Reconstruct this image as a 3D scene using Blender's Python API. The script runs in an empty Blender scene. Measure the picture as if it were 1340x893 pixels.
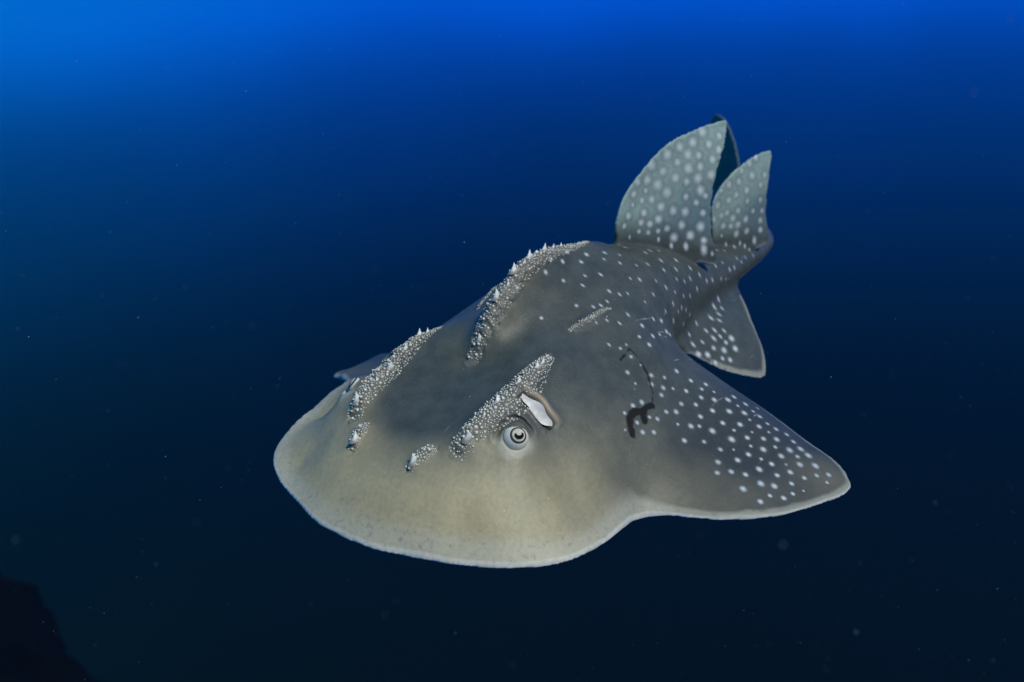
import bpy, bmesh, math, random
import numpy as np
from mathutils import Vector, Matrix
from mathutils.bvhtree import BVHTree

from mathutils.noise import noise as mnoise
random.seed(7); rng = np.random.default_rng(7)
scene = bpy.context.scene
C = scene.collection

# ------------------------------------------------------------------ camera
CAM = np.array([0.9709, 1.1645, 0.8979]); FPX = 1304.0           # a 35 mm lens, 1340 x 893 frame
CR = np.array([-0.60054484, 0.79946676, -0.01409933])            # right
CD = np.array([0.29157174, 0.20253625, -0.93486095])             # down
CF = np.array([-0.74453463, -0.56553688, -0.35473402])           # forward
cam_data = bpy.data.cameras.new('camera'); cam = bpy.data.objects.new('camera', cam_data); C.objects.link(cam)
cam.matrix_world = Matrix(((CR[0], -CD[0], -CF[0], CAM[0]), (CR[1], -CD[1], -CF[1], CAM[1]), (CR[2], -CD[2], -CF[2], CAM[2]), (0, 0, 0, 1)))
cam_data.sensor_width = 36.0; cam_data.lens = 36.0 * FPX / 1340.0
cam_data.clip_start = 0.05; cam_data.clip_end = 500
cam_data.dof.use_dof = True; cam_data.dof.focus_distance = 1.82; cam_data.dof.aperture_fstop = 2.6
scene.camera = cam

# ------------------------------------------------------------------ open water all round (world) and the one lamp, in place of camera strobes
world = bpy.data.worlds.new('World'); scene.world = world; world.use_nodes = True
wn, wl = world.node_tree.nodes, world.node_tree.links
wn.clear()
wo = wn.new('ShaderNodeOutputWorld'); wb = wn.new('ShaderNodeBackground')
tc = wn.new('ShaderNodeTexCoord'); sep = wn.new('ShaderNodeSeparateXYZ'); ramp = wn.new('ShaderNodeValToRGB'); mr = wn.new('ShaderNodeMapRange')
dot = wn.new('ShaderNodeVectorMath'); dot.operation = 'DOT_PRODUCT'
wnoise = wn.new('ShaderNodeTexNoise'); wnoise.inputs['Scale'].default_value = 2.2; wnoise.inputs['Detail'].default_value = 2
wadd = wn.new('ShaderNodeMath'); wadd.operation = 'MULTIPLY_ADD'; wadd.inputs[1].default_value = 0.06
ax = np.array([0.0, 0.0, 1.0]) - 0.06 * CR; ax /= np.linalg.norm(ax)      # the surface glows a little to one side
dot.inputs[1].default_value = tuple(ax)
wl.new(tc.outputs['Generated'], dot.inputs[0]); wl.new(tc.outputs['Generated'], wnoise.inputs['Vector'])
wn2 = wn.new('ShaderNodeTexNoise'); wn2.inputs['Scale'].default_value = 6.5; wn2.inputs['Detail'].default_value = 3; wl.new(tc.outputs['Generated'], wn2.inputs['Vector'])
wmx = wn.new('ShaderNodeMath'); wmx.operation = 'MULTIPLY_ADD'; wmx.inputs[1].default_value = .35; wl.new(wn2.outputs['Fac'], wmx.inputs[0]); wl.new(wnoise.outputs['Fac'], wmx.inputs[2])
wl.new(wmx.outputs[0], wadd.inputs[0]); wl.new(dot.outputs['Value'], wadd.inputs[2])
mr.inputs['From Min'].default_value = -0.95; mr.inputs['From Max'].default_value = 1.05
wl.new(wadd.outputs[0], mr.inputs['Value']); wl.new(mr.outputs[0], ramp.inputs[0])
def rpos(z): return (z + 0.04 + 0.95) / 2.0
stops = [(-0.90, (0.0010, 0.0022, 0.0030)), (-0.60, (0.0028, 0.0082, 0.0105)), (-0.47, (0.0012, 0.0072, 0.0145)), (-0.35, (0.0005, 0.0125, 0.036)),
         (-0.26, (0.0003, 0.0235, 0.088)), (-0.17, (0.0, 0.042, 0.195)), (-0.09, (0.0, 0.068, 0.37)), (-0.02, (0.0, 0.160, 0.92)), (0.10, (0.0, 0.20, 0.82)), (0.9, (0.01, 0.20, 0.76))]
els = ramp.color_ramp.elements
while len(els) < len(stops): els.new(0.5)
for e, (z, c) in zip(els, stops): e.position = rpos(z); e.color = (*c, 1)
ramp.color_ramp.interpolation = 'B_SPLINE'
hdot = wn.new('ShaderNodeVectorMath'); hdot.operation = 'DOT_PRODUCT'; hdot.inputs[1].default_value = tuple(-CR); wl.new(tc.outputs['Generated'], hdot.inputs[0])
hmr = wn.new('ShaderNodeMapRange'); hmr.interpolation_type = 'SMOOTHSTEP'; hmr.inputs['From Min'].default_value = -.1; hmr.inputs['From Max'].default_value = .7; wl.new(hdot.outputs['Value'], hmr.inputs['Value'])
hmx = wn.new('ShaderNodeMix'); hmx.data_type = 'RGBA'; hmx.blend_type = 'MULTIPLY'; hmx.inputs[7].default_value = (1, 1.45, .85, 1)   # greener water on that side
wl.new(hmr.outputs[0], hmx.inputs[0]); wl.new(ramp.outputs[0], hmx.inputs[6])
wl.new(hmx.outputs[2], wb.inputs['Color']); wb.inputs['Strength'].default_value = 1.0
wl.new(wb.outputs[0], wo.inputs['Surface'])

STROBE_DIR = -0.42 * CR + 0.58 * CD + 0.66 * CF                       # travel direction of the light that stands in for the strobes
STROBE_DIR = STROBE_DIR / np.linalg.norm(STROBE_DIR)
strobe_data = bpy.data.lights.new('strobe_sun', 'SUN'); strobe_sun = bpy.data.objects.new('strobe_sun', strobe_data); C.objects.link(strobe_sun)
strobe_data.energy = 4.6; strobe_data.angle = math.radians(3.0); strobe_data.color = (1.0, 0.94, 0.75)
strobe_sun.rotation_euler = Vector(STROBE_DIR).to_track_quat('-Z', 'Y').to_euler()
strobe_sun.location = (3, 4, 5)
scene.view_settings.view_transform = 'Standard'; scene.view_settings.look = 'None'
scene.view_settings.exposure = 0.0; scene.view_settings.gamma = 1.0
scene.cycles.use_denoising = True
scene.cycles.volume_bounces = 0; scene.cycles.max_bounces = 6

# ------------------------------------------------------------------ small helpers
def sm(a, b, x):
    t = np.clip((x - a) / (b - a), 0, 1); return t * t * (3 - 2 * t)
def catmull(P, n=10, closed=True):
    P = np.array(P, float); N = len(P); out = []
    for i in range(N if closed else N - 1):
        g = lambda k: P[k % N] if closed else P[min(max(k, 0), N - 1)]
        a, b, c, d = g(i - 1), g(i), g(i + 1), g(i + 2)
        for t in np.linspace(0, 1, n, endpoint=False):
            out.append(0.5 * ((2 * b) + (-a + c) * t + (2 * a - 5 * b + 4 * c - d) * t * t + (-a + 3 * b - 3 * c + d) * t ** 3))
    if not closed: out.append(P[-1])
    return np.array(out)
def poly_sdf(poly, gx, gy):
    """inside-positive distance to a closed polygon on a grid"""
    X, Y = np.meshgrid(gx, gy, indexing='ij'); X = X.ravel(); Y = Y.ravel()
    d2 = np.full(X.shape, 1e9); ins = np.zeros(X.shape, bool)
    for (ax_, ay_), (bx_, by_) in zip(poly, np.roll(poly, -1, 0)):
        ex, ey = bx_ - ax_, by_ - ay_; L = ex * ex + ey * ey + 1e-12
        t = np.clip(((X - ax_) * ex + (Y - ay_) * ey) / L, 0, 1)
        d2 = np.minimum(d2, (X - ax_ - t * ex) ** 2 + (Y - ay_ - t * ey) ** 2)
        if by_ != ay_:
            c = ((ay_ > Y) != (by_ > Y)) & (X < ex * (Y - ay_) / (by_ - ay_) + ax_); ins ^= c
    d = np.sqrt(d2); d[~ins] *= -1
    return d.reshape(len(gx), len(gy))
def tps(P, Z, gx, gy, reg=1e-5):
    P = np.array(P, float); Z = np.array(Z, float); n = len(P)
    def U(r2): return 0.5 * r2 * np.log(r2 + 1e-12)
    K = U(((P[:, None] - P[None]) ** 2).sum(-1)) + reg * np.eye(n)
    A = np.zeros((n + 3, n + 3)); A[:n, :n] = K; A[:n, n] = 1; A[:n, n + 1:] = P; A[n, :n] = 1; A[n + 1:, :n] = P.T
    w = np.linalg.solve(A, np.concatenate([Z, [0, 0, 0]]))
    X, Y = np.meshgrid(gx, gy, indexing='ij'); out = w[n] + w[n + 1] * X + w[n + 2] * Y
    for (px, py), wi in zip(P, w[:n]): out += wi * U((X - px) ** 2 + (Y - py) ** 2)
    return out
def seg_dist(X, Y, line):
    """distance and running parameter to an open 2D polyline"""
    best = np.full(X.shape, 1e9); par = np.zeros(X.shape); n = len(line) - 1
    for i in range(n):
        a, b = np.array(line[i]), np.array(line[i + 1]); e = b - a; L = e @ e + 1e-12
        t = np.clip(((X - a[0]) * e[0] + (Y - a[1]) * e[1]) / L, 0, 1)
        d = np.hypot(X - a[0] - t * e[0], Y - a[1] - t * e[1]); m = d < best
        best[m] = d[m]; par[m] = ((i + t) / n)[m]
    return best, par
def smin(a, b, k):
    h = np.clip(0.5 + 0.5 * (b - a) / k, 0, 1); return b + (a - b) * h - k * h * (1 - h)
def smax(a, b, k): return -smin(-a, -b, k)

# ------------------------------------------------------------------ the animal in rest pose: x back from the snout, y to its left, z up
H = 0.004
gx = np.arange(0.02, 2.42, H); gy = np.arange(-0.68, 0.6801, H); gz = np.arange(-0.16, 0.60, H)
nx, ny, nz = len(gx), len(gy), len(gz)

def spine(x): return np.interp(x, SPX, SPY)
_sp = catmull([(0, 0), (.55, 0), (.85, 0), (1.05, .015), (1.3, .045), (1.5, .055), (1.65, .042), (1.78, .010), (1.92, -.065), (2.08, -.20), (2.2, -.33), (2.45, -.64)], 12, False)
SPX, SPY = _sp[:, 0], _sp[:, 1]

# planform of head and pectoral fins (left half; the right is its mirror image)
RIM = [(.053, 0, -.036), (.058, .06, -.040), (.075, .117, -.043), (.119, .216, -.050), (.178, .301, -.055), (.242, .349, -.058), (.313, .368, -.060), (.395, .372, -.060),
       (.437, .378, -.060), (.482, .412, -.062), (.545, .504, -.070), (.629, .574, -.077), (.736, .622, -.083), (.800, .640, -.087), (.838, .633, -.085), (.871, .594, -.07),
       (.886, .515, -.045), (.915, .373, .0), (.928, .257, .03), (.930, .175, .045)]
left = [(p[0], p[1]) for p in RIM]
def swept(x, y):                                                     # the right fin is drawn a little forward
    return x - .14 * max(0, (y - .40) / .24)
RFIN = {1: (.055, .06), 2: (.072, .117), 3: (.106, .216), 4: (.160, .294), 5: (.236, .337), 6: (.320, .356), 9: (.482, .405), 10: (.535, .475), 11: (.590, .545), 12: (.628, .605), 13: (.645, .640), 14: (.672, .645), 15: (.705, .605), 16: (.760, .525), 17: (.860, .375)}
right = [RFIN.get(i, p) for i, p in enumerate(left)]
RZ = {2: -.028, 3: -.021, 4: -.016, 5: -.006, 6: .006, 7: .018, 8: .020, 9: .004, 10: -.030, 11: -.06, 12: -.085, 13: -.095, 14: -.095, 15: -.08}
outline = left + [(.985, .12), (1.0, 0.0), (.985, -.12)] + [(x, -y) for x, y in right[:0:-1]]
disc_poly = catmull(outline, 8)
_tr = disc_poly[:, 0] > .80; disc_poly[_tr] += rng.normal(0, .0007, (int(_tr.sum()), 2))      # small nicks in the trailing edge
D = poly_sdf(disc_poly, gx, gy)
XX, YY = np.meshgrid(gx, gy, indexing='ij')

rimP, rimZ = [], []
for i, (x, y, z) in enumerate(RIM):
    rimP.append((x, y)); rimZ.append(z)
    if y > 0: rimP.append((right[i][0], -right[i][1])); rimZ.append(RZ.get(i, -0.036 + .064 * y if x < .2 else z))
rimP += [(1.0, 0)]; rimZ += [.04]
ZR = tps(rimP, rimZ, gx, gy, 1e-4)

TOP = [(.09, 0, .008), (.12, 0, .032), (.12, .1, .022), (.15, .2, -.012),
       (.18, 0, .070), (.18, .074, .074), (.18, .15, .050), (.19, .24, .0),
       (.25, 0, .100), (.25, .115, .100), (.25, .19, .070), (.26, .28, .008),
       (.32, 0, .122), (.32, .12, .124), (.32, .2, .088), (.33, .27, .030), (.34, .33, -.028),
       (.42, 0, .158), (.42, .13, .165), (.42, .2, .125), (.42, .29, .045), (.42, .345, -.02),
       (.50, 0, .200), (.50, .14, .188), (.50, .22, .135), (.50, .30, .060), (.52, .40, -.028),
       (.60, 0, .262), (.60, .12, .203), (.60, .20, .163), (.60, .30, .075), (.60, .40, .000), (.60, .48, -.035),
       (.72, 0, .290), (.72, .145, .218), (.72, .22, .165), (.72, .30, .092), (.72, .40, .022), (.72, .50, -.028), (.74, .58, -.06),
       (.82, 0, .298), (.82, .12, .225), (.82, .20, .155), (.82, .28, .095), (.82, .37, .045), (.82, .47, -.002), (.83, .56, -.045),
       (.90, 0, .290), (.90, .10, .235), (.90, .16, .155)]
topP, topZ = list(rimP[:-1]), [z + 0.005 for z in rimZ[:-1]]
for x, y, z in TOP:
    topP.append((x, y)); topZ.append(z)
    if y > 0: topP.append((swept(x, y), -y)); topZ.append(z + (0.02 * (y / .35) if x < .45 and y > .18 else 0))
ZT = tps(topP, topZ, gx, gy, 2e-5)

# thorn ridges: raised skin under the thorns
RIDGES = {   # name: line in (x, y), half width along it, lift
    'nuchal': ([(.432, 0), (.47, 0), (.53, 0), (.60, 0), (.70, 0), (.80, 0), (.845, 0)], [.012, .018, .018, .017, .015, .011, .005], .070),
    'orbital': ([(.222, .126), (.26, .134), (.31, .142), (.37, .150), (.43, .150), (.50, .141)], [.013, .020, .026, .024, .016, .006], .024),
    'scapular': ([(.598, .118), (.65, .132), (.715, .144)], [.003, .0048, .0028], .006),
    'rostral': ([(.163, .070), (.19, .078), (.215, .088)], [.007, .012, .008], .008)}
lift = np.zeros_like(ZT); ridge_mask = np.zeros_like(ZT)
for nm, (ln, hw, amp) in RIDGES.items():
    for s in ((1,) if nm == 'nuchal' else (1, -1)):
        l2 = catmull([(a, s * b) for a, b in ln], 6, False)
        dd, pp = seg_dist(XX, YY, l2); w = np.interp(pp, np.linspace(0, 1, len(hw)), hw)
        taper = sm(0, .18, pp) * sm(1, .75, pp)
        if nm == 'nuchal': taper = sm(-.04, .30, pp) * (1 - .82 * sm(.42, 1, pp)); w = w * 1.5
        lift += amp * taper * np.exp(-(dd / (w * 1.25 + .004)) ** 2)
        ridge_mask = np.maximum(ridge_mask, np.clip(1.15 - dd / w, 0, 1) * 1.0)
ZT = ZT + lift * sm(0, .05, D)
ZT -= .30 * sm(.88, 1.0, XX) * sm(.20, .12, np.abs(YY))
# eye sockets, spiracle hollows and their raised hind lips
EYE = (.303, .212)
for s in (1, -1):
    r = np.hypot((XX - EYE[0]) / 1.15, YY - s * EYE[1])
    ZT += .010 * np.exp(-(r / .036) ** 2)
ZB = ZR - .0048 - .061 * sm(0.0, .28, D)
ZT = np.maximum(ZT, ZR + .0042)
gzx, gzy = np.gradient(ZT, H); NT = 1 / np.sqrt(1 + np.minimum(gzx ** 2 + gzy ** 2, 9))

# trunk and tail sections: x, top, bottom, half width
SEC = np.array([(.42, -.03, -.05, .01), (.60, .17, -.10, .17), (.75, .275, -.10, .200), (.90, .290, -.07, .182), (1.0, .278, -.03, .158), (1.1, .254, .008, .134),
                (1.2, .226, .040, .111), (1.35, .197, .074, .086), (1.5, .176, .092, .067), (1.65, .158, .098, .053), (1.8, .142, .097, .042), (1.95, .128, .090, .034), (2.08, .116, .068, .030), (2.14, .105, .080, .012)])
s_top, s_bot, s_w = [np.interp(gx, SEC[:, 0], SEC[:, k]) for k in (1, 2, 3)]
ker = np.hanning(25); ker /= ker.sum()
def smooth1(a): return np.convolve(np.pad(a, 12, mode='edge'), ker, 'valid')
s_top, s_bot, s_w = smooth1(s_top), smooth1(s_bot), smooth1(s_w)
s_w = np.where((gx < .42) | (gx > 2.14), -1, s_w)

# pelvic fins (outline in x, y; sheet height by y)
PELV = [(.95, .10), (.985, .150), (1.0, .185), (1.06, .232), (1.135, .266), (1.172, .274), (1.20, .262), (1.236, .232), (1.272, .180), (1.34, .115), (1.36, .08), (1.30, .04), (1.05, .04)]
pel_poly = catmull(PELV, 8)
DP = np.maximum(poly_sdf(pel_poly, gx, gy), poly_sdf(pel_poly * np.array([1, -1]), gx, gy))
ZP = np.interp(np.abs(YY), [.08, .11, .158, .188, .234, .275], [.085, .075, .055, .036, -.010, -.050])

# median fins: outline in x, z; how far the sheet flexes to the left
D1P = catmull([(1.0, .22), (.962, .262), (.956, .300), (.954, .331), (.972, .376), (1.012, .423), (1.105, .493), (1.193, .520), (1.269, .533), (1.315, .527), (1.286, .486), (1.255, .448), (1.230, .405), (1.207, .341), (1.195, .269), (1.190, .205), (1.152, .212), (1.11, .21)], 8)
D2P = catmull([(1.42, .13), (1.376, .18), (1.364, .24), (1.358, .295), (1.382, .338), (1.443, .383), (1.516, .411), (1.572, .419), (1.592, .410), (1.568, .343), (1.552, .274), (1.552, .186), (1.52, .165), (1.47, .15)], 8)
CAUD = catmull([(1.98, .10), (2.03, .145), (2.075, .22), (2.12, .31), (2.165, .37), (2.205, .398), (2.24, .396), (2.27, .34), (2.28, .27), (2.25, .18), (2.20, .10), (2.19, .03), (2.175, -.04), (2.16, -.07), (2.13, -.055), (2.07, .02), (2.02, .07)], 8)
D1P = D1P + rng.normal(0, .0006, D1P.shape); D2P = D2P + rng.normal(0, .0006, D2P.shape); CAUD = CAUD + rng.normal(0, .0012, CAUD.shape)
FD1, FD2, FC = poly_sdf(D1P, gx, gz), poly_sdf(D2P, gx, gz), poly_sdf(CAUD, gx, gz)
XZ, ZX = np.meshgrid(gx, gz, indexing='ij')
FLEX1 = np.clip((XZ - .985) / .22, 0, 1.3) ** 1.4 * np.interp(ZX, [.2, .4, .52], [.118, .070, .036])
FLEX2 = np.clip((XZ - 1.38) / .17, 0, 1.3) ** 1.3 * np.interp(ZX, [.19, .31, .41], [.07, .058, .040])
def fin_half(Dm, base): return np.where(Dm > 0, .0035 + .013 * sm(0, .16, Dm) + base, .0035)
TH1 = fin_half(FD1, .012 * np.exp(-np.clip(ZX - .25, 0, 1) / .04)); TH2 = fin_half(FD2, .010 * np.exp(-np.clip(ZX - .17, 0, 1) / .035)); THC = fin_half(FC, 0) + .003

def phi(ix, iy, iz):
    x, y, z = gx[ix], gy[iy], gz[iz]
    d = D[ix, iy]
    disc = smax(smax((z - ZT[ix, iy]) * NT[ix, iy], ZB[ix, iy] - z, .005), -d - .003, .006)
    w = s_w[ix]; zc = .5 * (s_top[ix] + s_bot[ix]); hh = .5 * (s_top[ix] - s_bot[ix]); ok = w > 0
    wc = np.where(ok, w, .01); hc = np.maximum(hh, .01)
    zz = (z - zc) / hc; yy = np.abs(y) / wc
    rr = (yy ** 2.05 + np.abs(zz) ** 2.0) ** (1 / 2.02)
    trunk = np.where(ok, (rr - 1) * np.minimum(wc, hc) * .9, np.maximum(.42 - x, x - 2.14) + .06)
    f = smin(disc, trunk, .045)
    dp = DP[ix, iy]; th = .005 + .012 * sm(0, .10, dp)
    pel = smax(np.abs(z - ZP[ix, iy]) * .85 - th, -dp, .008)
    f = smin(f, pel, .035)
    f1 = smax((np.abs(y - FLEX1[ix, iz]) - TH1[ix, iz]), -FD1[ix, iz], .006); f = smin(f, f1, .006)
    f2 = smax((np.abs(y - FLEX2[ix, iz]) - TH2[ix, iz]), -FD2[ix, iz], .006); f = smin(f, f2, .006)
    fc = smax(np.abs(y) - THC[ix, iz], -FC[ix, iz], .006); f = smin(f, fc, .015)
    return f.astype(np.float32)

# sparse evaluation, then surface nets
STEP = 6
cx, cy, cz = np.arange(0, nx, STEP), np.arange(0, ny, STEP), np.arange(0, nz, STEP)
A, B, Cc = np.meshgrid(cx, cy, cz, indexing='ij')
co = phi(A.ravel(), B.ravel(), Cc.ravel()).reshape(A.shape)
F = np.repeat(np.repeat(np.repeat(co, STEP, 0), STEP, 1), STEP, 2)[:nx, :ny, :nz].copy()
near = np.abs(co) < H * STEP * 2.6
pad = np.zeros_like(near); pad |= near
for axis in range(3):
    for sft in (-1, 1): pad |= np.roll(near, sft, axis)
I, J, K = np.nonzero(pad)
off = np.arange(STEP)
for c0 in range(0, len(I), 6000):
    i, j, k = I[c0:c0 + 6000], J[c0:c0 + 6000], K[c0:c0 + 6000]
    ix = np.broadcast_to((i * STEP)[:, None, None, None] + off[None, :, None, None], (len(i), STEP, STEP, STEP)).ravel()
    iy = np.broadcast_to((j * STEP)[:, None, None, None] + off[None, None, :, None], (len(i), STEP, STEP, STEP)).ravel()
    iz = np.broadcast_to((k * STEP)[:, None, None, None] + off[None, None, None, :], (len(i), STEP, STEP, STEP)).ravel()
    m = (ix < nx) & (iy < ny) & (iz < nz); ix, iy, iz = ix[m], iy[m], iz[m]
    F[ix, iy, iz] = phi(ix, iy, iz)
S = F < 0
cnt = np.zeros((nx - 1, ny - 1, nz - 1), np.int8)
for a in (0, 1):
    for b in (0, 1):
        for c in (0, 1): cnt += S[a:nx - 1 + a, b:ny - 1 + b, c:nz - 1 + c]
ci, cj, ck = np.nonzero((cnt > 0) & (cnt < 8))
vid = np.full(cnt.shape, -1, np.int32); vid[ci, cj, ck] = np.arange(len(ci))
corner = [(a, b, c) for a in (0, 1) for b in (0, 1) for c in (0, 1)]
val = {q: F[ci + q[0], cj + q[1], ck + q[2]] for q in corner}
acc = np.zeros((len(ci), 3)); num = np.zeros(len(ci))
for q in corner:
    for axis in range(3):
        if q[axis] == 0:
            q2 = list(q); q2[axis] = 1; q2 = tuple(q2); v0, v1 = val[q], val[q2]
            m = (v0 < 0) != (v1 < 0); t = np.where(m, v0 / np.where(m, v0 - v1, 1), 0)
            p = np.array(q, float)[None].repeat(len(ci), 0); p[:, axis] = t
            acc[m] += p[m]; num[m] += 1
V = np.stack([gx[ci], gy[cj], gz[ck]], 1) + H * acc / num[:, None]
quads = []
for axis in range(3):
    sl0 = [slice(1, n - 1) for n in (nx, ny, nz)]; sl1 = list(sl0); sl0[axis] = slice(0, (nx, ny, nz)[axis] - 1); sl1[axis] = slice(1, (nx, ny, nz)[axis])
    a, b = S[tuple(sl0)], S[tuple(sl1)]
    e = np.array(np.nonzero(a != b)); inside = a[tuple(e)]
    o = np.array([0 if t == axis else 1 for t in range(3)])[:, None]; e = e + o
    u, w = (axis + 1) % 3, (axis + 2) % 3
    def at(du, dw):
        q = e.copy(); q[u] -= du; q[w] -= dw; return vid[q[0], q[1], q[2]]
    qd = np.stack([at(1, 1), at(0, 1), at(0, 0), at(1, 0)], 1)
    qd[~inside] = qd[~inside][:, ::-1]; quads.append(qd)
Q = np.concatenate(quads); Q = Q[(Q >= 0).all(1)]
del F, S, cnt, vid, co
def edges_of(Qf, n):
    a = np.concatenate([Qf[:, k] for k in range(Qf.shape[1])]).astype(np.int64); b = np.concatenate([Qf[:, (k + 1) % Qf.shape[1]] for k in range(Qf.shape[1])]).astype(np.int64)
    u = np.unique(np.minimum(a, b) * n + np.maximum(a, b)); return np.stack([u // n, u % n], 1)
ed = edges_of(Q, len(V))
deg = np.bincount(ed.ravel(), minlength=len(V)).astype(float)[:, None]
def lap(P):
    s = np.zeros_like(P)
    for k in range(P.shape[1]): s[:, k] = np.bincount(ed[:, 0], P[ed[:, 1], k], len(P)) + np.bincount(ed[:, 1], P[ed[:, 0], k], len(P))
    return s / deg - P
for _ in range(11):
    V = V + .5 * lap(V); V = V - .51 * lap(V)
def refine(V, faces, test, levels):
    me = bpy.data.meshes.new('tmp'); me.from_pydata(V.tolist(), [], faces); bm = bmesh.new(); bm.from_mesh(me); bpy.data.meshes.remove(me); bm.normal_update()
    for lv in range(levels):
        if lv == 0: bm.faces.ensure_lookup_table(); pool = [bm.faces[i] for i in np.nonzero(cen0[:, 0] < .9)[0]]
        else: pool = list({f for e in out_['geom_inner'] if isinstance(e, bmesh.types.BMEdge) for f in e.link_faces})
        ids = [f for f in pool if test(f.calc_center_median(), f.normal, lv)]
        es = list({e for f in ids for e in f.edges}); out_ = bmesh.ops.subdivide_edges(bm, edges=es, cuts=1, use_grid_fill=True, smooth=.0)
        bm.normal_update()
    bmesh.ops.triangulate(bm, faces=bm.faces[:]); bm.verts.ensure_lookup_table()
    P = np.array([v.co[:] for v in bm.verts]); T = np.array([[v.index for v in f.verts] for f in bm.faces]); bm.free(); return P, T
fn0 = np.cross(V[Q[:, 2]] - V[Q[:, 0]], V[Q[:, 3]] - V[Q[:, 1]]); cen0 = V[Q].mean(1)
flip = (fn0 * (cen0 - np.array([.6, 0, .05]))).sum() < 0
if flip: Q = Q[:, ::-1]
wide = np.maximum(0, ridge_mask)
def wants(c, n, lv):
    if c.x > .9 or c.z < -.02: return False
    for s in (1, -1):
        if (c.x - .335) ** 2 + (c.y - s * .215) ** 2 < (.095 - .012 * lv) ** 2: return True
    if lv == 0:
        i = min(max(int((c.x - gx[0]) / H), 0), nx - 1); j = min(max(int((c.y - gy[0]) / H), 0), ny - 1)
        return wide[i, j] > 0
    return False
V, Q = refine(V, Q.tolist(), wants, 2)
ed = edges_of(Q, len(V))
deg = np.bincount(ed.ravel(), minlength=len(V)).astype(float)[:, None]
for _ in range(3):
    V = V + .5 * lap(V); V = V - .51 * lap(V)
REST = V.copy()
def pose(P):
    """rest pose -> world (x forward, y left, z up): the swimming bend of trunk and tail"""
    P = np.atleast_2d(P); return np.stack([-P[:, 0], P[:, 1] + spine(P[:, 0]), P[:, 2]], 1)
W = pose(REST)
def vnormals(P, Qf):
    fn = np.cross(P[Qf[:, 1]] - P[Qf[:, 0]], P[Qf[:, 2]] - P[Qf[:, 0]]); n = np.zeros_like(P)
    for c in range(3):
        for k in range(3): n[:, k] += np.bincount(Qf[:, c], fn[:, k], len(P))
    return n / (np.linalg.norm(n, axis=1, keepdims=True) + 1e-12)
N = vnormals(W, Q)
W_FLIP = (N[:, 2] * np.where(W[:, 2] > .1, 1, -1)).sum() < 0
if W_FLIP: Q = Q[:, ::-1]; N = -N
bvh = BVHTree.FromPolygons([tuple(p) for p in W], Q.tolist())
def hit(px, py):
    """the point of the animal's skin that a photo pixel shows"""
    d = Vector((CF + CR * (px - 670) / FPX + CD * (py - 446.5) / FPX)).normalized()
    r = bvh.ray_cast(Vector(CAM), d)
    return (np.array(r[0]), np.array(r[1]), r[3]) if r[0] is not None else None
def drop(x, y):
    """skin point straight below rest position x, y on the animal's back"""
    p = pose((x, y, 0))[0]; r = bvh.ray_cast(Vector((p[0], p[1], 2)), Vector((0, 0, -1)))
    return np.array(r[0]), np.array(r[1])

# ------------------------------------------------------------------ skin pattern fields
SPOTS_PX = []
def spots(ox, oy, sc, r, s):
    for t in s.split():
        a, b = t.split(','); SPOTS_PX.append((ox + int(a) / sc, oy + int(b) / sc, r))
spots(760, 420, 3.19, 3.9, '550,375 620,378 665,433 593,427 500,400 550,460 630,495 695,488 583,537 700,558 763,492 745,442 762,537 655,582 818,495 797,598 745,620 688,642 628,630 573,590 752,680 820,645 808,690 847,740 678,702 875,632 837,565 872,540 915,600 933,656 880,680 980,605 985,646 1035,643 950,562 905,567 888,505 815,452 748,400 683,385 615,330 558,330 860,475 918,535')
spots(760, 420, 3.19, 3.2, '688,348 503,320 505,285 440,293 420,347 480,350 398,380 357,380 320,410 287,402 305,465 258,465 432,500 515,505 460,440 640,318 522,265 460,250 400,210 350,237 295,228 345,280 337,310 295,265 195,215 118,100 885,722 750,755 790,730 570,635 235,425 255,340 218,355 812,527')
spots(760, 420, 3.19, 2.3, '495,440 640,457 715,465 710,523 638,538 753,577 857,600 785,465 705,413 656,355 720,378 780,430 556,297 385,283 930,710 405,432 183,385 185,455 1028,675 738,365 228,262 165,115 190,100 210,150 250,185')
spots(780, 300, 4.06, 3.0, '42,160 45,125 155,97 125,137 127,180 178,42 228,12 278,18 330,10 215,192 275,187 345,167 262,125 285,113 333,115 425,165 360,217 425,213 500,207 25,242 182,262 232,268 318,275 428,265 470,278 500,262 550,243 372,310 420,335 465,355 500,355 537,318 588,275 618,270 70,330 125,347 168,342 260,387 305,347 410,397 455,418 437,437 478,430 370,437 347,487 305,478 412,487 60,385 58,485 125,500 170,455 245,513 498,455 533,500 465,505 375,545 392,560 338,560 302,568 230,572 283,615 158,610 130,632 68,615 495,560')
spots(780, 300, 4.06, 2.5, '665,265 690,265 635,195 672,178 710,215 735,205 748,155 683,115 617,130 690,80 667,35 642,112 772,175 793,150 735,95 765,75 790,90 815,110 815,150 835,140')
spots(780, 300, 4.06, 3.8, '650,372 627,412 670,422 652,452 610,472 655,485 585,540 630,537 680,540 625,580 690,603 660,570 565,600 515,613 625,632 680,643 593,668 545,665 635,710 672,688 712,695 720,580 740,635')
spots(780, 140, 4.465, 5.4, '190,637 300,425 325,340 415,278 490,235 565,207 620,145 660,220 600,285 535,278 475,325 390,378 540,360 610,350 463,415 360,455 530,437 595,417 675,397 680,307 718,250 720,170 415,500 325,540 525,525 610,487 380,583 450,607 520,613 625,620 280,620 365,657 415,710 500,690 610,700 455,762 550,750 630,780 525,815 630,835 220,510')
spots(780, 140, 4.465, 3.8, '195,760 165,697 215,573 245,440 290,490 268,547 640,520 585,560 315,685 263,677 250,722 308,735 360,723 440,810 365,775')
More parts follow.
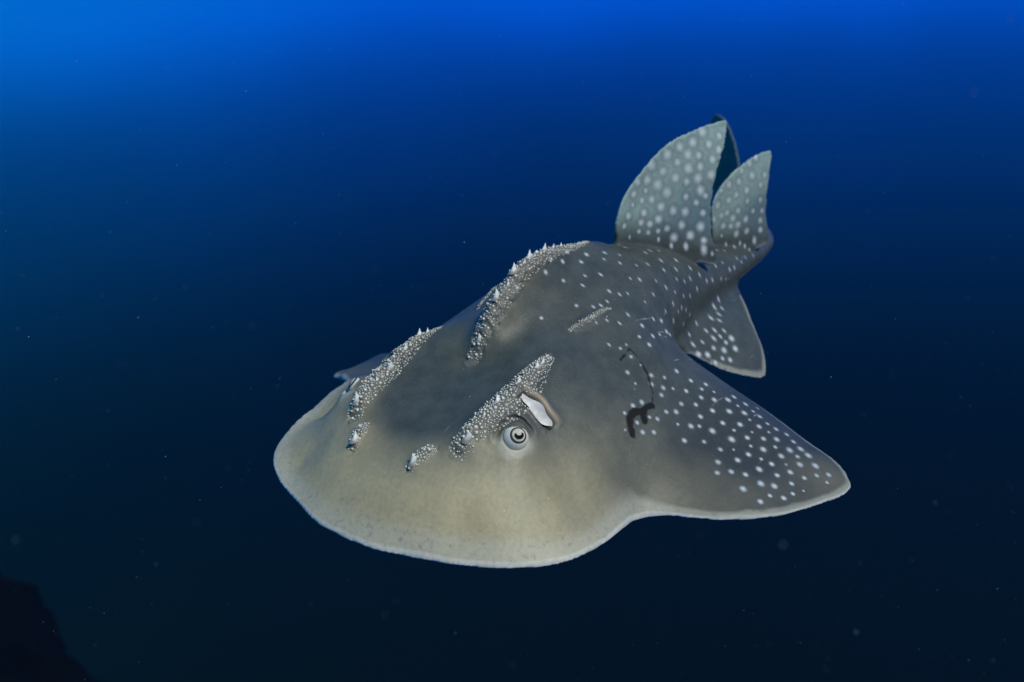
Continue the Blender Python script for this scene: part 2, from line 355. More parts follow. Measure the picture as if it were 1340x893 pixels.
spots(780, 140, 4.465, 4.0, '690,658 710,573 733,492 777,455 850,375 897,333 935,297 835,437 912,402 880,487 820,513 775,545 830,608 885,550 962,457 985,397 960,543 917,608 970,607 765,620 733,635 800,650 830,688 787,697 743,695 875,655 960,663 880,725 960,718 820,742 925,780')
spots(580, 300, 4.96, 3.0, '705,190 665,280 805,148 775,210 895,213 930,165 780,335 905,365 920,303 1045,197 1027,297 1145,168 1045,152 1145,218 1185,118 1215,320 1080,405 1145,425 1200,420 1065,473 975,505 1025,497 865,497 993,607 1065,590 1145,612 1200,560 1075,752 1150,773 1180,747 1260,235')
spots(580, 300, 4.96, 2.4, '480,380 637,578 160,20')
SP = []
used = []
for px, py, r in SPOTS_PX:
    if any((px - a) ** 2 + (py - b) ** 2 < 30 for a, b in used): continue
    h = hit(px, py)
    if h is None: continue
    used.append((px, py)); SP.append((*h[0], r * h[2] / FPX * 1.06 * rng.uniform(.80, 1.2)))
SP = np.array(SP)
# the far side carries the same kind of pattern
mir = SP.copy(); mir[:, 1] = 2 * spine(-mir[:, 0]) - mir[:, 1]
mir = mir[((SP[:, 1] - spine(-SP[:, 0])) > .03) & (SP[:, 1] < .36)]; mir[:, :3] += rng.normal(0, .004, (len(mir), 3))
ALLS = np.concatenate([SP, mir])
spot = np.full(len(W), 3.0)
from mathutils.kdtree import KDTree
kd = KDTree(len(W))
for i, p in enumerate(W): kd.insert(p, i)
kd.balance()
for x, y, z, r in ALLS:
    tr_ = abs(y - spine(-x)) < .19 and -x > .62 and z < np.interp(-x, gx, s_top) + .02 and z > -.02
    for co_, i, dd in kd.find_range((x, y, z), r * 3.0):
        e_ = np.array(co_) - (x, y, z)
        k_ = 1.0 + (.9 if tr_ else 0)
        spot[i] = min(spot[i], math.sqrt(e_ @ e_ + (k_ * k_ - 1) * e_[0] ** 2) / (r * (1.15 if tr_ else 1)))
def line_field(pxs, reach):
    """distance on the skin to a line drawn through photo pixels"""
    pts = [hit(*p) for p in pxs]; pts = np.array([p[0] for p in pts if p is not None]); f = np.full(len(W), 1.0)
    dense = catmull(pts, 14, False)
    for p in dense:
        for co_, i, dd in kd.find_range(tuple(p), reach): f[i] = min(f[i], dd)
    return f
crease = line_field([(812, 472), (818, 464), (824, 458), (830, 463), (838, 473), (846, 488), (852, 505), (854, 520), (853, 531)], .03)  # skin fold left flat, its shade put into the colour
blotch = np.minimum(line_field([(853, 531), (846, 533), (840, 540), (834, 537), (826, 543), (824, 555), (828, 568)], .03), line_field([(843, 540), (843, 552)], .03))
# eye and spiracle frames (left from the photo, right its mirror image), carved into the skin
FR = {}
for s in (1, -1):
    c = hit(674, 574)[0].copy(); p0, p1 = hit(682, 514), hit(724, 559); a0, a1 = p0[0].copy(), p1[0].copy(); nn = p0[1] + p1[1]
    m_ = np.array([1, s, 1.0]); c, a0, a1, nn = c * m_, a0 * m_, a1 * m_, nn * m_; nn /= np.linalg.norm(nn)
    view = np.array([.60, s * .62, .48]); view /= np.linalg.norm(view)
    upv = np.array([0, 0, 1.0]) - view * view[2]; upv /= np.linalg.norm(upv); rt = np.cross(upv, view)
    e = a1 - a0; Ln = np.linalg.norm(e); e /= Ln; sd = np.cross(nn, e); sd = sd if sd[0] > 0 else -sd; nn = np.cross(e, sd); nn = nn if nn[2] > 0 else -nn
    FR[s] = (c, view, upv, rt, a0, e, Ln, sd, nn)
pale = np.zeros(len(W)); rust = np.zeros(len(W)); slit = np.zeros(len(W)); dusk = np.zeros(len(W))
W0 = W.copy()
for s, (c, view, upv, rt, a0, e, Ln, sd, nn) in FR.items():
    q = W0 - c; near = (np.linalg.norm(q, axis=1) < .12) & (N[:, 2] > -.2); hh = q @ view; t2_ = q - hh[:, None] * view; rho = np.linalg.norm(t2_, axis=1)
    for i in np.nonzero(near)[0]: rho[i] += (mnoise(Vector(W0[i]) * 45) * .0045 + mnoise(Vector(W0[i]) * 130) * .0012) * min(1, max(0, (rho[i] - .018) / .012))
    updir = (t2_ @ upv) / (rho + 1e-6); back = -(q[:, 0]) / (rho + 1e-6)
    g_ = lambda m, w: np.exp(-((rho - m) / w) ** 2)
    top_ = sm(-.35, .75, updir)
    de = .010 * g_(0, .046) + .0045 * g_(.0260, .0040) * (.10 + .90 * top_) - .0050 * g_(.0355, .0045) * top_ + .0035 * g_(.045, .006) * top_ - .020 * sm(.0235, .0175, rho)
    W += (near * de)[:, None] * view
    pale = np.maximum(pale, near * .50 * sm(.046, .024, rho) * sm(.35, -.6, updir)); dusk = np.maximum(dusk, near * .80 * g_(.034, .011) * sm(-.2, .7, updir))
    q = W0 - a0; u = (q @ e) / Ln; v = q @ sd; wn_ = np.sin(np.pi * np.clip(u, 0, 1)) ** .55; wl_ = np.sin(np.pi * np.clip((u + .14) / 1.26, 0, 1)) ** .8
    nr = (np.abs(q @ nn) < .04) & (N[:, 2] > -.2) & (np.abs(u - .5) < 1)
    curve = -.006 * np.sin(np.pi * np.clip(u, 0, 1)) + .0015 * np.sin(u * 11)
    ds = -.017 * np.exp(-((v - curve - .006) / .0105) ** 4) * wn_ + .0090 * np.exp(-((v - curve + .014) / .0095) ** 2) * wl_ + .003 * np.exp(-((v - curve - .022) / .006) ** 2) * wn_
    W += (nr * ds)[:, None] * nn
    rust = np.maximum(rust, nr * np.exp(-((v - curve + .013) / .009) ** 2) * wl_); slit = np.maximum(slit, nr * np.exp(-(((u - .93) / .10) ** 2 + ((v - .006) / .004) ** 2)) * .9)
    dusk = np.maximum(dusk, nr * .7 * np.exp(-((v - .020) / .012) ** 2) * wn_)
# fields sampled from the rest pose
ri = np.clip(((REST[:, 0] - gx[0]) / H).astype(int), 0, nx - 1); rj = np.clip(((REST[:, 1] - gy[0]) / H).astype(int), 0, ny - 1)
xr, yr, zr_ = REST.T
topside = sm(-.25, .25, N[:, 2])
onfin = (zr_ > np.interp(xr, gx, s_top) + .004) & (xr > .93)
def bil(G):
    u = np.clip((REST[:, 0] - gx[0]) / H, 0, nx - 1.001); v = np.clip((REST[:, 1] - gy[0]) / H, 0, ny - 1.001); i, j = u.astype(int), v.astype(int); u, v = u - i, v - j
    return G[i, j] * (1 - u) * (1 - v) + G[i + 1, j] * u * (1 - v) + G[i, j + 1] * (1 - u) * v + G[i + 1, j + 1] * u * v
rimd = np.where((xr < .95) & ~onfin, bil(D), .2)
rimd = np.where((xr > 1.03) & (DP[ri, rj] > 0) & (np.abs(yr) > np.interp(xr, gx, s_w) + .012), bil(DP), rimd)
rimd = np.where((xr > .86) & (xr < 1.02) & (np.abs(yr) < .21), .2, rimd)
lump = np.zeros(len(W)); rid = bil(ridge_mask) * (N[:, 2] > .15) * (xr < .95)
from mathutils import noise as mn
for i in np.nonzero(rid > 0)[0]: lump[i] = mn.noise(Vector(REST[i]) * 75) * .0035 + mn.noise(Vector(REST[i]) * 180) * .0012
W = W + N * (lump * sm(0, .4, rid))[:, None]
N = vnormals(W, Q); bvh = BVHTree.FromPolygons([tuple(p) for p in W], Q.tolist())
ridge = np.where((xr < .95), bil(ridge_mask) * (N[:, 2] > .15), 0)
fxz = lambda G: G[ri, np.clip(((zr_ - gz[0]) / H).astype(int), 0, nz - 1)]
part_id = np.zeros(len(W), int)
part_id[onfin & (fxz(FD1) > -.02) & (xr < 1.345)] = 1
part_id[onfin & (fxz(FD2) > -.02) & (xr > 1.345) & (xr < 1.7)] = 2
part_id[(xr > 2.02) & (fxz(FC) > -.02) & (np.abs(yr) < .05)] = 3
lead_line = [(x, y) for x, y in outline[:14]]; lead_line = catmull(lead_line, 6, False)
lead_right = catmull([outline[0]] + outline[:-14:-1], 6, False)
dlead = np.minimum(seg_dist(xr, yr, lead_line)[0], seg_dist(xr, yr, lead_right)[0])
onpec = sm(.40, .50, xr) * sm(.30, .40, np.abs(yr))
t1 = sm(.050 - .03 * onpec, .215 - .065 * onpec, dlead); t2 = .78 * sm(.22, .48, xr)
ashore = np.where(xr < 1.0, 1 - (1 - t1) * (1 - t2), 1.0)  # pale snout to dark back: own colour with strobe falloff painted in
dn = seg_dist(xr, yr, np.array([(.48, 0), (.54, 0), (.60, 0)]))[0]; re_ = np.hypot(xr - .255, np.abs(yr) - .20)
ashore = ashore * (1 - .20 * np.exp(-(dn / .05) ** 2)) * (1 - .80 * np.exp(-(re_ / .07) ** 2))  # paler by nape ridge and eye: tan skin plus painted-in lit look
finflag = sm(0, .04, np.where(part_id > 0, np.maximum(np.maximum(fxz(FD1), fxz(FD2)), .02), 0))

# ------------------------------------------------------------------ materials
def new_mat(name):
    m = bpy.data.materials.new(name); m.use_nodes = True; nt = m.node_tree; nt.nodes.clear()
    out = nt.nodes.new('ShaderNodeOutputMaterial'); p = nt.nodes.new('ShaderNodeBsdfPrincipled'); nt.links.new(p.outputs[0], out.inputs['Surface'])
    p.inputs['Specular IOR Level'].default_value = .12; p.inputs['Roughness'].default_value = .5
    return m, nt, p
def nd(nt, t, **kw):
    n = nt.nodes.new(t)
    for k, v in kw.items():
        if k in n.inputs: n.inputs[k].default_value = v
        else: setattr(n, k, v)
    return n
def mix(nt, fac, a, b, mode='MIX'):
    n = nt.nodes.new('ShaderNodeMix'); n.data_type = 'RGBA'; n.blend_type = mode
    for s, v in ((n.inputs[0], fac), (n.inputs[6], a), (n.inputs[7], b)):
        if isinstance(v, bpy.types.NodeSocket): nt.links.new(v, s)
        else: s.default_value = v if isinstance(v, (int, float)) else (*v, 1)
    return n.outputs[2]
def rng_node(nt, v, a, b, c=0.0, d=1.0, smooth=True):
    n = nt.nodes.new('ShaderNodeMapRange'); n.interpolation_type = 'SMOOTHSTEP' if smooth else 'LINEAR'
    nt.links.new(v, n.inputs['Value'])
    n.inputs['From Min'].default_value = a; n.inputs['From Max'].default_value = b; n.inputs['To Min'].default_value = c; n.inputs['To Max'].default_value = d
    return n.outputs[0]
def mth(nt, op, a, b):
    n = nt.nodes.new('ShaderNodeMath'); n.operation = op
    for s, v in ((n.inputs[0], a), (n.inputs[1], b)):
        if isinstance(v, bpy.types.NodeSocket): nt.links.new(v, s)
        else: s.default_value = v
    return n.outputs[0]

def skin_material():
    m, nt, p = new_mat('guitarfish_skin')
    at = lambda n: (lambda a: a.outputs['Fac'])(nd(nt, 'ShaderNodeAttribute', attribute_name=n))
    tcn = nd(nt, 'ShaderNodeTexCoord'); obj = tcn.outputs['Object']
    def noise(scale, detail=4, rough=.55, vec=obj):
        n = nd(nt, 'ShaderNodeTexNoise', Scale=scale, Detail=detail, Roughness=rough); nt.links.new(vec, n.inputs['Vector']); return n.outputs['Fac']
    n_big, n_mid, n_fine, n_speck = noise(5), noise(22), noise(110, 5, .65), noise(420, 3)
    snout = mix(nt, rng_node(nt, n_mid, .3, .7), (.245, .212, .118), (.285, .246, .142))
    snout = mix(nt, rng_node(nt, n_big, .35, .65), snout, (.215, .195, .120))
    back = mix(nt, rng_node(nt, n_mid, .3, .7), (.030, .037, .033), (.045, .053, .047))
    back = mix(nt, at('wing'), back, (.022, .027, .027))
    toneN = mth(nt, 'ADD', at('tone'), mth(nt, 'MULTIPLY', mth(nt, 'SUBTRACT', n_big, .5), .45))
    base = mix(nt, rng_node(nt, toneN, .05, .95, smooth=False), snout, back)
    fin = mix(nt, rng_node(nt, n_mid, .3, .7), (.165, .235, .208), (.200, .272, .236))
    fin = mix(nt, at('trail'), fin, (.062, .105, .120))
    base = mix(nt, at('median'), base, fin)
    # paler margin of head and fins, peppered with small dark flecks
    rim = at('rim'); rn = mth(nt, 'ADD', rim, mth(nt, 'MULTIPLY', mth(nt, 'SUBTRACT', n_mid, .5), .035))
    base = mix(nt, rng_node(nt, rn, .040, .012, 0, .50), base, (.30, .295, .235))
    fleck = mth(nt, 'MULTIPLY', rng_node(nt, n_fine, .58, .68), rng_node(nt, rim, .06, .02, 0, .50))
    base = mix(nt, fleck, base, (.14, .14, .13))
    base = mix(nt, rng_node(nt, rim, .0045, .001, 0, .40), base, (.46, .47, .43))
    # fine grain of the denticles
    base = mix(nt, rng_node(nt, n_fine, .35, .7, 0, .17), base, (.05, .05, .045))
    base = mix(nt, rng_node(nt, n_speck, .62, .75, 0, .22), base, (.45, .44, .38))
    # fine scratches and pale nicks
    mp = nd(nt, 'ShaderNodeMapping'); mp.inputs['Rotation'].default_value = (0, 0, .7); mp.inputs['Scale'].default_value = (9, 160, 9); nt.links.new(obj, mp.inputs['Vector'])
    scr = mth(nt, 'MULTIPLY', rng_node(nt, noise(1.0, 2, .5, mp.outputs[0]), .70, .76), rng_node(nt, n_big, .5, .62, 0, .35)); base = mix(nt, scr, base, (.40, .39, .33))
    vo = nd(nt, 'ShaderNodeTexVoronoi', Scale=38.0); nt.links.new(obj, vo.inputs['Vector']); sx = nd(nt, 'ShaderNodeSeparateColor'); nt.links.new(vo.outputs['Color'], sx.inputs[0])
    nick = mth(nt, 'MULTIPLY', rng_node(nt, vo.outputs['Distance'], .09, .03), rng_node(nt, sx.outputs[0], .86, .90, 0, .5)); base = mix(nt, nick, base, (.48, .48, .42))
    # dark halo of the ridges, white spots, black shoulder marks and painted fold shade, white belly
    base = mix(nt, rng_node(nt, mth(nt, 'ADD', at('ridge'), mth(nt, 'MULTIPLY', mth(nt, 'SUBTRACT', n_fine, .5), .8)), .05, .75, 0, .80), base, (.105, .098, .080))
    base = mix(nt, rng_node(nt, at('spot'), 2.3, 1.2, 0, .30), base, (.055, .058, .06))
    sn = mth(nt, 'ADD', at('spot'), mth(nt, 'MULTIPLY', mth(nt, 'SUBTRACT', n_fine, .5), .55))
    spf = mth(nt, 'MULTIPLY', rng_node(nt, sn, 1.45, -.10), rng_node(nt, at('median'), 0, 1, 1, .85))
    spf = mth(nt, 'MULTIPLY', spf, rng_node(nt, n_big, .35, .65, .72, 1.0)); base = mix(nt, spf, base, (.45, .49, .485))
    base = mix(nt, rng_node(nt, mth(nt, 'ADD', at('mark'), mth(nt, 'MULTIPLY', mth(nt, 'SUBTRACT', n_fine, .5), .5)), .10, .95, 0, .93), base, (.010, .010, .011))
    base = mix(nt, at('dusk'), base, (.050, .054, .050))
    base = mix(nt, mth(nt, 'MULTIPLY', at('rust'), .80), base, (.30, .235, .155))
    base = mix(nt, at('pale'), base, (.42, .41, .34))
    base = mix(nt, at('belly'), base, (.66, .67, .66))
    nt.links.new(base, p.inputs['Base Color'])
    p.inputs['Roughness'].default_value = .46; p.inputs['Specular IOR Level'].default_value = .17
    b1 = nd(nt, 'ShaderNodeBump', Strength=.35, Distance=.0012); nt.links.new(n_fine, b1.inputs['Height'])
    b2 = nd(nt, 'ShaderNodeBump', Strength=.30, Distance=.005); nt.links.new(n_mid, b2.inputs['Height']); nt.links.new(b1.outputs[0], b2.inputs['Normal'])
    nt.links.new(b2.outputs[0], p.inputs['Normal'])
    nt.links.new(rng_node(nt, at('mark'), 0, 1, .17, .0), p.inputs['Specular IOR Level'])
    return m
SKIN = skin_material()
def plain(name, col, rough=.5, spec=.12, vary=.15, scale=200):
    m, nt, p = new_mat(name); tcn = nd(nt, 'ShaderNodeTexCoord'); n = nd(nt, 'ShaderNodeTexNoise', Scale=scale, Detail=3); nt.links.new(tcn.outputs['Object'], n.inputs['Vector'])
    c = mix(nt, rng_node(nt, n.outputs['Fac'], .3, .7), tuple(v * (1 - vary) for v in col), tuple(min(1, v * (1 + vary)) for v in col))
    nt.links.new(c, p.inputs['Base Color']); p.inputs['Roughness'].default_value = rough; p.inputs['Specular IOR Level'].default_value = spec
    b = nd(nt, 'ShaderNodeBump', Strength=.2, Distance=.001); nt.links.new(n.outputs['Fac'], b.inputs['Height']); nt.links.new(b.outputs[0], p.inputs['Normal'])
    return m
M_TUB = plain('tubercle_enamel', (.47, .455, .37), .45, .25)
M_THORN = plain('thorn_enamel', (.50, .51, .46), .4, .25)
for _m in (M_TUB, M_THORN):
    _nt = _m.node_tree; _p = next(n for n in _nt.nodes if n.type == 'BSDF_PRINCIPLED'); _at = nd(_nt, 'ShaderNodeAttribute', attribute_name='tip')
    _src = _p.inputs['Base Color'].links[0].from_socket
    _nt.links.new(mix(_nt, rng_node(_nt, _at.outputs['Fac'], .05, .85), (.135, .125, .10), _src), _p.inputs['Base Color'])
M_EYE = plain('eye_white', (.44, .435, .35), .35, .3, .08)
M_IRIS = plain('iris_silver', (.36, .35, .27), .5, .05, .35, 700)
M_RING = plain('iris_rim', (.038, .036, .032), .6, .02)
M_PUPIL = plain('pupil_black', (.004, .004, .004), .6, .02, 0)
M_LID = plain('eyelid_skin', (.075, .078, .066), .55, .1, .25, 120)
M_VALVE = plain('spiracle_valve', (.46, .45, .41), .5, .12, .22, 60)

# ------------------------------------------------------------------ the guitarfish
BASE = np.array([-.95, 0, -.10])
fish = bpy.data.objects.new('guitarfish', None); C.objects.link(fish); fish.location = BASE; fish.empty_display_size = .2
fish['label'] = 'large grey bowmouth guitarfish with white spots and thorny ridges swimming in blue water'
fish['category'] = 'fish'
def link(name, verts, faces, mat, parent, smooth=True, origin=None):
    org = np.array(BASE if origin is None else origin)
    me = bpy.data.meshes.new(name); me.from_pydata((np.asarray(verts) - org).tolist(), [], faces if isinstance(faces, list) else faces.tolist()); me.update()
    if smooth: me.polygons.foreach_set('use_smooth', [True] * len(me.polygons))
    me.materials.append(mat); o = bpy.data.objects.new(name, me); C.objects.link(o); o.parent = parent
    return o

from mathutils import noise as mn
wob = np.zeros(len(W)); nearm = np.nonzero((blotch < .03) | (crease < .03))[0]
for i in nearm: wob[i] = mn.noise(Vector(W[i]) * 90) * .0035 + mn.noise(Vector(W[i]) * 220) * .0015
mark = np.maximum(slit, np.maximum(.97 * sm(.0115, .0048, blotch + 1.3 * wob), .80 * sm(.0050, .0010, crease + .9 * wob)))
belly = sm(-.35, -.75, N[:, 2]) * (part_id == 0) * (xr < 1.9)
median = np.where((part_id == 1) | (part_id == 2), sm(.0, .085, zr_ - np.interp(xr, gx, s_top)), np.where(part_id == 3, .35, 0.0))
trail = np.zeros(len(W))
for FP, (n0, n1) in ((D1P, (8, 70)), (D2P, (8, 58))):
    ld = seg_dist(xr, zr_, FP[n0:n1])[0]; k_ = 1 if FP is D1P else 2
    trail = np.where(part_id == k_, sm(.05, .19 if k_ == 1 else .14, ld) * .85, trail)
def soften(a, n=4):
    for _ in range(n): a = a + .5 * lap(a[:, None])[:, 0]
    return a
rimd = np.where((xr > .46) & (rimd < .19), np.minimum(.2, rimd * (1 + 2.2 * sm(.44, .54, xr))), rimd)
belly = soften(belly); rimd = soften(np.clip(rimd, 0, .2), 3)
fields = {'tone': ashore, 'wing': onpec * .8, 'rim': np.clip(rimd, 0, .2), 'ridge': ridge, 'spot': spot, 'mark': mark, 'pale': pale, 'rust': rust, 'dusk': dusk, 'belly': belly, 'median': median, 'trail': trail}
facepart = np.where((part_id[Q] == part_id[Q][:, :1]).all(1), part_id[Q[:, 0]], 0)
PART_OBJ = {}
for pid, nm in ((0, 'body'), (1, 'dorsal_fin'), (2, 'dorsal_fin'), (3, 'caudal_fin')):
    qf = Q[facepart == pid]; ids, inv = np.unique(qf, return_inverse=True); qf = inv.reshape(qf.shape)
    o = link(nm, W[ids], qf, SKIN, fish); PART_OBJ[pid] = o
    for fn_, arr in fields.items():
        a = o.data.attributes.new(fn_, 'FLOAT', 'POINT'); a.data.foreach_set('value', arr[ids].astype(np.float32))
    o.data.normals_split_custom_set_from_vertices(vnormals(W, Q)[ids].tolist() if pid else N[ids].tolist())
PART_OBJ[1]['label'] = 'tall first dorsal fin with large pale spots'
PART_OBJ[2]['label'] = 'smaller second dorsal fin near the tail'

# ---- thorns and tubercles on the ridges
def frame(n, tilt=(0, 0, 0)):
    n = np.array(n, float) + np.array(tilt); n /= np.linalg.norm(n); a = np.cross(n, [0, 1, 0.1]); a /= np.linalg.norm(a); return a, np.cross(n, a), n
def thorn_mesh(c, n, h, r, lean):
    a, b, u = frame(n); vs, fs = [], []; seg = 7; rings = [(-.08, 1.55), (.10, 1.0), (.4, .58), (.72, .27)]
    for t, k in rings:
        for i in range(seg):
            th = 2 * math.pi * i / seg; rr = r * k * (1.35 if False else 1)
            vs.append(c - u * .002 + u * (h * t) + lean * h * t * t * .5 + (a * math.cos(th) * 1.35 + b * math.sin(th) * .8) * rr)
    vs.append(c + u * h + lean * h * .5)
    for k in range(len(rings) - 1):
        for i in range(seg): fs.append([k * seg + i, k * seg + (i + 1) % seg, (k + 1) * seg + (i + 1) % seg, (k + 1) * seg + i])
    for i in range(seg): fs.append([(len(rings) - 1) * seg + i, (len(rings) - 1) * seg + (i + 1) % seg, len(vs) - 1])
    return vs, fs
def dome(c, n, r, h):
    a, b, u = frame(n, rng.normal(0, .15, 3)); vs, fs = [], []; seg = 6
    for t, k in ((-.2, 1.15), (.35, .78), (.82, .34)):
        for i in range(seg):
            th = 2 * math.pi * i / seg; vs.append(c + u * h * t + (a * math.cos(th) + b * math.sin(th)) * r * k)
    vs.append(c + u * h)
    for k in range(2):
        for i in range(seg): fs.append([k * seg + i, k * seg + (i + 1) % seg, (k + 1) * seg + (i + 1) % seg, (k + 1) * seg + i])
    for i in range(seg): fs.append([2 * seg + i, 2 * seg + (i + 1) % seg, 3 * seg])
    return vs, fs
THORNS = {'nuchal': [(.06, .0), (.20, .0), (.34, .0), (.47, .0), (.60, 0), (.27, .35), (.41, .3), (.68, 0), (.75, 0)],
          'orbital': [(.10, .35), (.42, -.45), (.62, -.35), (.80, 0), (.88, .0), (.28, -.3)],
          'scapular': [], 'rostral': [(.22, -.1)]}
BIG = {'nuchal': [.012, .017, .017, .016, .014, .008, .008, .008, .008], 'orbital': [.017, .014, .012, .013, .009, .008], 'rostral': [.016], 'scapular': []}
RLAB = {'nuchal': 'tall midline thorn ridge over the nape', 'orbital': 'thorn ridge above the eye', 'scapular': 'short thorn ridge on the shoulder', 'rostral': 'small thorn patch on the snout'}
for nm, (ln, hw, amp) in RIDGES.items():
    for s in ((1,) if nm == 'nuchal' else (1, -1)):
        l2 = catmull([(a, s * b) for a, b in ln], 12, False); L = np.concatenate([[0], np.cumsum(np.linalg.norm(np.diff(l2, axis=0), axis=1))]); L /= L[-1]
        def on(t, v):
            p = np.array([np.interp(t, L, l2[:, 0]), np.interp(t, L, l2[:, 1])]); k = min(int(t * (len(l2) - 1)), len(l2) - 2); g = l2[k + 1] - l2[k]; g /= np.linalg.norm(g)
            w = np.interp(t, np.linspace(0, 1, len(hw)), hw); return p + np.array([-g[1], g[0]]) * v * w * s
        ntry = {'nuchal': 6500, 'orbital': 6500, 'scapular': 900, 'rostral': 1200}[nm]
        pts, rad, VS, FS = [], [], [], []
        big = [on(t, v) for t, v in THORNS[nm]]
        for _ in range(ntry):
            t = rng.uniform(0, 1); v = float(np.clip(rng.normal(0, .60), -1.25, 1.25))
            if nm == 'nuchal' and abs(v) < .25 and rng.random() < .6: continue
            e = abs(v); r = (.0019 + .0034 * rng.random() ** 1.8) * (1 - .34 * min(e, 1.2))
            if nm in ('scapular',): r *= .62
            if t > .8 or nm == 'nuchal' and t > .6: r *= .75
            p = on(t, v * rng.uniform(.92, 1.08))
            if any(np.hypot(*(p - q)) < .007 for q in big): continue
            if pts:
                dd = np.linalg.norm(np.array(pts) - p, axis=1)
                if (dd < (np.array(rad) + r) * 1.04).any(): continue
            pts.append(p); rad.append(r)
        for p, r in zip(pts, rad):
            c, n = drop(p[0], p[1]); v_, f_ = dome(c, n, r, r * rng.uniform(.8, 1.3)); k = len(VS); VS += v_; FS += [[i + k for i in f] for f in f_]
        o = link('thorn_ridge', VS, FS, M_TUB, fish); ta = o.data.attributes.new('tip', 'FLOAT', 'POINT'); ta.data.foreach_set('value', [0, 0, 0, 0, 0, 0, .55, .55, .55, .55, .55, .55, 1, 1, 1, 1, 1, 1, 1] * (len(VS) // 19)); o['kind'] = 'stuff'; o['label'] = RLAB[nm]
        for (p, h_) in zip(big, BIG[nm]):
            c, n = drop(p[0], p[1]); n = n * .45 + np.array([0, 0, .6]); n /= np.linalg.norm(n)
            v_, f_ = thorn_mesh(c, n, h_, h_ * .42 + .001, np.array([-.25, 0, .1])); th_ = link('thorn', v_, f_, M_THORN, o); ta = th_.data.attributes.new('tip', 'FLOAT', 'POINT'); ta.data.foreach_set('value', [0] * 7 + [.25] * 7 + [.7] * 7 + [1] * 8)

# ---- eyes: pale ball, silver iris with a dark rim, crescent pupil
def ball(c, axes, rad, nu=20, nv=12):
    vs, fs = [], []
    for j in range(nv + 1):
        ph = math.pi * j / nv
        for i in range(nu):
            th = 2 * math.pi * i / nu; q = (math.sin(ph) * math.cos(th) * rad[0], math.sin(ph) * math.sin(th) * rad[1], math.cos(ph) * rad[2]); vs.append(c + axes[0] * q[0] + axes[1] * q[1] + axes[2] * q[2])
    for j in range(nv):
        for i in range(nu): fs.append([j * nu + i, (j + 1) * nu + i, (j + 1) * nu + (i + 1) % nu, j * nu + (i + 1) % nu])
    return vs, fs
def cap(c, ax_, R, prof, seg=28, sx=1.0, sy=1.0):
    """a surface of revolution about ax_[2]: prof = list of (radius, height)"""
    vs, fs = [], []
    for r, h in prof:
        for i in range(seg):
            th = 2 * math.pi * i / seg; vs.append(c + ax_[0] * math.cos(th) * r * sx + ax_[1] * math.sin(th) * r * sy + ax_[2] * h)
    for k in range(len(prof) - 1):
        for i in range(seg): fs.append([k * seg + i, k * seg + (i + 1) % seg, (k + 1) * seg + (i + 1) % seg, (k + 1) * seg + i])
    return vs, fs
for s, (c, view, upv, rt, a0, e, Ln, sd, nn) in FR.items():
    R = .0245
    eye_c = c + view * (.0015)
    o = link('eye', *ball(eye_c, (rt, upv, view), (R, R, R * .95), 32, 20), M_EYE, fish); o['label'] = 'pale bulging eye'
    g = view + upv * .24 + rt * (.20 * s); g /= np.linalg.norm(g); gu = upv - g * (upv @ g); gu /= np.linalg.norm(gu); gr = np.cross(gu, g); A3 = (gr, gu, g)
    hb = R * .965
    link('iris_rim', *cap(eye_c, A3, R, [(.0153, hb - .0056), (.0150, hb - .0044), (.0138, hb - .0035), (.0122, hb - .0026), (.0118, hb - .0036)], 36), M_RING, o)
    link('iris', *cap(eye_c, A3, R, [(.0125, hb - .0034), (.0085, hb - .0008), (.004, hb + .0004), (.0001, hb + .0007)], 36), M_IRIS, o)
    vs, fs = [], []; n = 22                                              # crescent pupil under a pale flap
    for i in range(n + 1):
        th = math.radians(-205 + 230 * i / n); wd = .0034 * math.sin(math.pi * i / n) ** .7 + .0004
        for rr in (.0062 - wd, .0062 + wd * .75): vs.append(eye_c + gr * math.cos(th) * rr * 1.1 + gu * (math.sin(th) * rr + .0004) + g * (hb + .0017 - rr * .17))
    for i in range(n): fs.append([2 * i, 2 * i + 1, 2 * i + 3, 2 * i + 2])
    link('pupil', vs, fs, M_PUPIL, o)
    bv, bf = ball(eye_c, (rt, upv, view), (R * 1.045, R * 1.045, R * 1.0), 48, 32); bv = np.array(bv); keep = []    # upper lid
    for f in bf:
        q = bv[f].mean(0) - eye_c; q /= np.linalg.norm(q)
        if q @ (upv * .85 - g * .45 + rt * (.25 * s)) > .40: keep.append(f)
    lid = link('eyelid', bv, keep, M_LID, o); lid.modifiers.new('thickness', 'SOLIDIFY').thickness = .0018
    # white spiracle valve lying inside the carved hollow
    vs, fs = [], []; nu_, nv_ = 26, 10
    for i in range(nu_ + 1):
        t = i / nu_; wn_ = math.sin(math.pi * (t * .94 + .03)) ** .5
        for j in range(nv_ + 1):
            v = j / nv_; vv = -.0120 + (.0290 * v) * (wn_ * (.72 + .25 * t) + .1) - .006 * math.sin(math.pi * t) + .0015 * math.sin(t * 11) + .0012 * v * math.sin(t * 17)
            hgt = .0055 * wn_ - .0105 * v * wn_ - .003 * math.sin(math.pi * v) * wn_ + .0006 * math.sin(t * 14 + v * 3)
            vs.append(a0 + e * Ln * (t * .96 + .02) + sd * vv + nn * (hgt - (.0015 if s == 1 else .0065)))
    for i in range(nu_):
        for j in range(nv_): fs.append([i * (nv_ + 1) + j, i * (nv_ + 1) + j + 1, (i + 1) * (nv_ + 1) + j + 1, (i + 1) * (nv_ + 1) + j])
    sp = link('spiracle', vs, fs, M_VALVE, fish); sp['label'] = 'white crescent spiracle behind the eye'

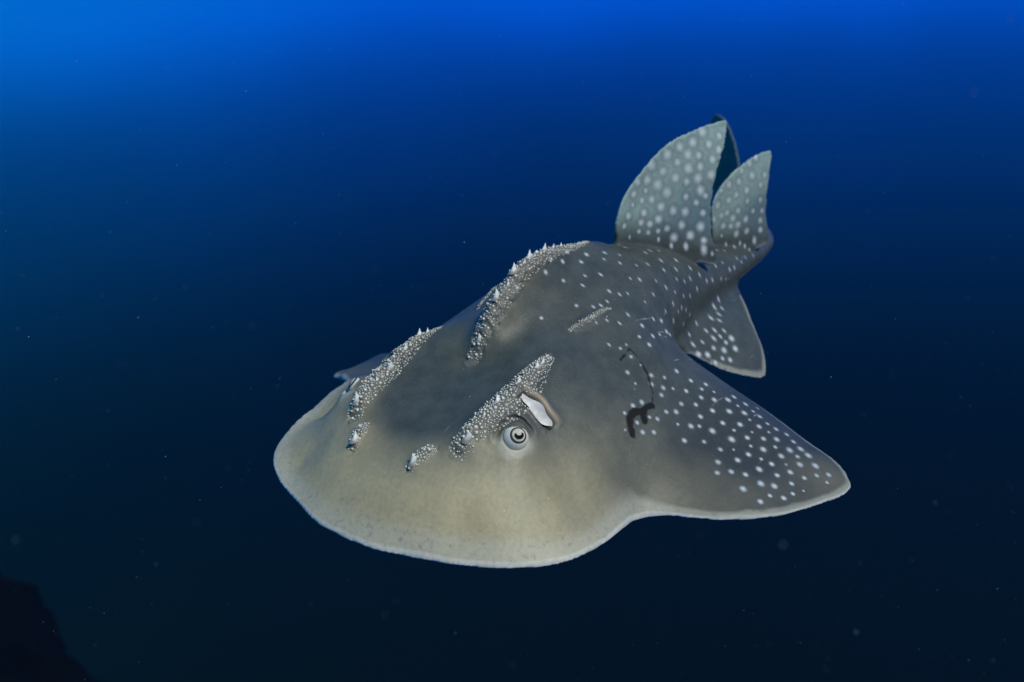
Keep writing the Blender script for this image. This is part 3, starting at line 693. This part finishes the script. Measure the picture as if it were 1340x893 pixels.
# ------------------------------------------------------------------ a dark reef pinnacle deep in the murk
bm = bmesh.new(); bmesh.ops.create_icosphere(bm, subdivisions=5, radius=1.0)
from mathutils import noise as mn
dirL = CF * 1.0 - CR * .73 + CD * .50; dirL = dirL / np.linalg.norm(dirL)
rc = CAM + dirL * 15.5
for v in bm.verts:
    n = v.co.normalized(); f = 1 + .28 * mn.fractal(n * 1.7 + Vector((3, 1, 2)), 1.0, 2.0, 5) + .05 * mn.noise(n * 14)
    v.co = Vector((n.x * 3.4 * f, n.y * 3.4 * f, n.z * (4.5 if n.z < 0 else 3.0) * f))
me = bpy.data.meshes.new('reef_rock'); bm.to_mesh(me); bm.free()
me.polygons.foreach_set('use_smooth', [True] * len(me.polygons))
rock = bpy.data.objects.new('reef_rock', me); C.objects.link(rock); rock.location = rc
me.materials.append(plain('reef_rock', (.0012, .0012, .0014), .9, .05, .4, 3))  # near-black base colour stands in for the rock being unlit
rock['label'] = 'dark shadowy reef rock rising out of the deep water'; rock['category'] = 'rock'

# ------------------------------------------------------------------ drifting specks of plankton
vs, fs = [], []
for _ in range(2200):
    dz = rng.uniform(.7, 4.2); p = CAM + CF * dz + CR * dz * rng.uniform(-.9, .9) + CD * dz * rng.uniform(-.6, .6)
    if p[2] > 1.1: continue
    r = rng.uniform(.00025, .0007) * (1 + .25 * dz) * (2.0 if rng.random() < .06 else 1); k = len(vs)
    ax3 = rng.normal(0, 1, (3, 3)); ax3 /= np.linalg.norm(ax3, axis=1, keepdims=True)
    for q in ((1, 0, 0), (-1, 0, 0), (0, 1, 0), (0, -1, 0), (0, 0, 1), (0, 0, -1)): vs.append(p + r * np.array(q) * rng.uniform(.6, 1.2))
    for f in ((0, 2, 4), (2, 1, 4), (1, 3, 4), (3, 0, 4), (2, 0, 5), (1, 2, 5), (3, 1, 5), (0, 3, 5)): fs.append([k + i for i in f])
pk = link('plankton', vs, fs, plain('plankton', (.10, .16, .20), .8), None, True, (0, 0, 0))
pk['kind'] = 'stuff'; pk['label'] = 'tiny pale specks of plankton drifting in the water'; pk['category'] = 'plankton'

# ------------------------------------------------------------------ the water itself: one box of even haze
bm = bmesh.new(); bmesh.ops.create_cube(bm, size=1.0)
me = bpy.data.meshes.new('haze'); bm.to_mesh(me); bm.free()
hz = bpy.data.objects.new('haze', me); C.objects.link(hz); hz.scale = (44, 44, 18.2); hz.location = (-3, -3, 1.2 - 9.1)
hm = bpy.data.materials.new('haze'); hm.use_nodes = True; nt = hm.node_tree; nt.nodes.clear()
out = nt.nodes.new('ShaderNodeOutputMaterial'); pv = nt.nodes.new('ShaderNodeVolumePrincipled'); nt.links.new(pv.outputs[0], out.inputs['Volume'])
pv.inputs['Color'].default_value = (.001, .005, .011, 1); pv.inputs['Density'].default_value = .06; pv.inputs['Absorption Color'].default_value = (.25, .55, .8, 1)
me.materials.append(hm); hz['kind'] = 'stuff'; hz['label'] = 'clear blue sea water'; hz['category'] = 'water'
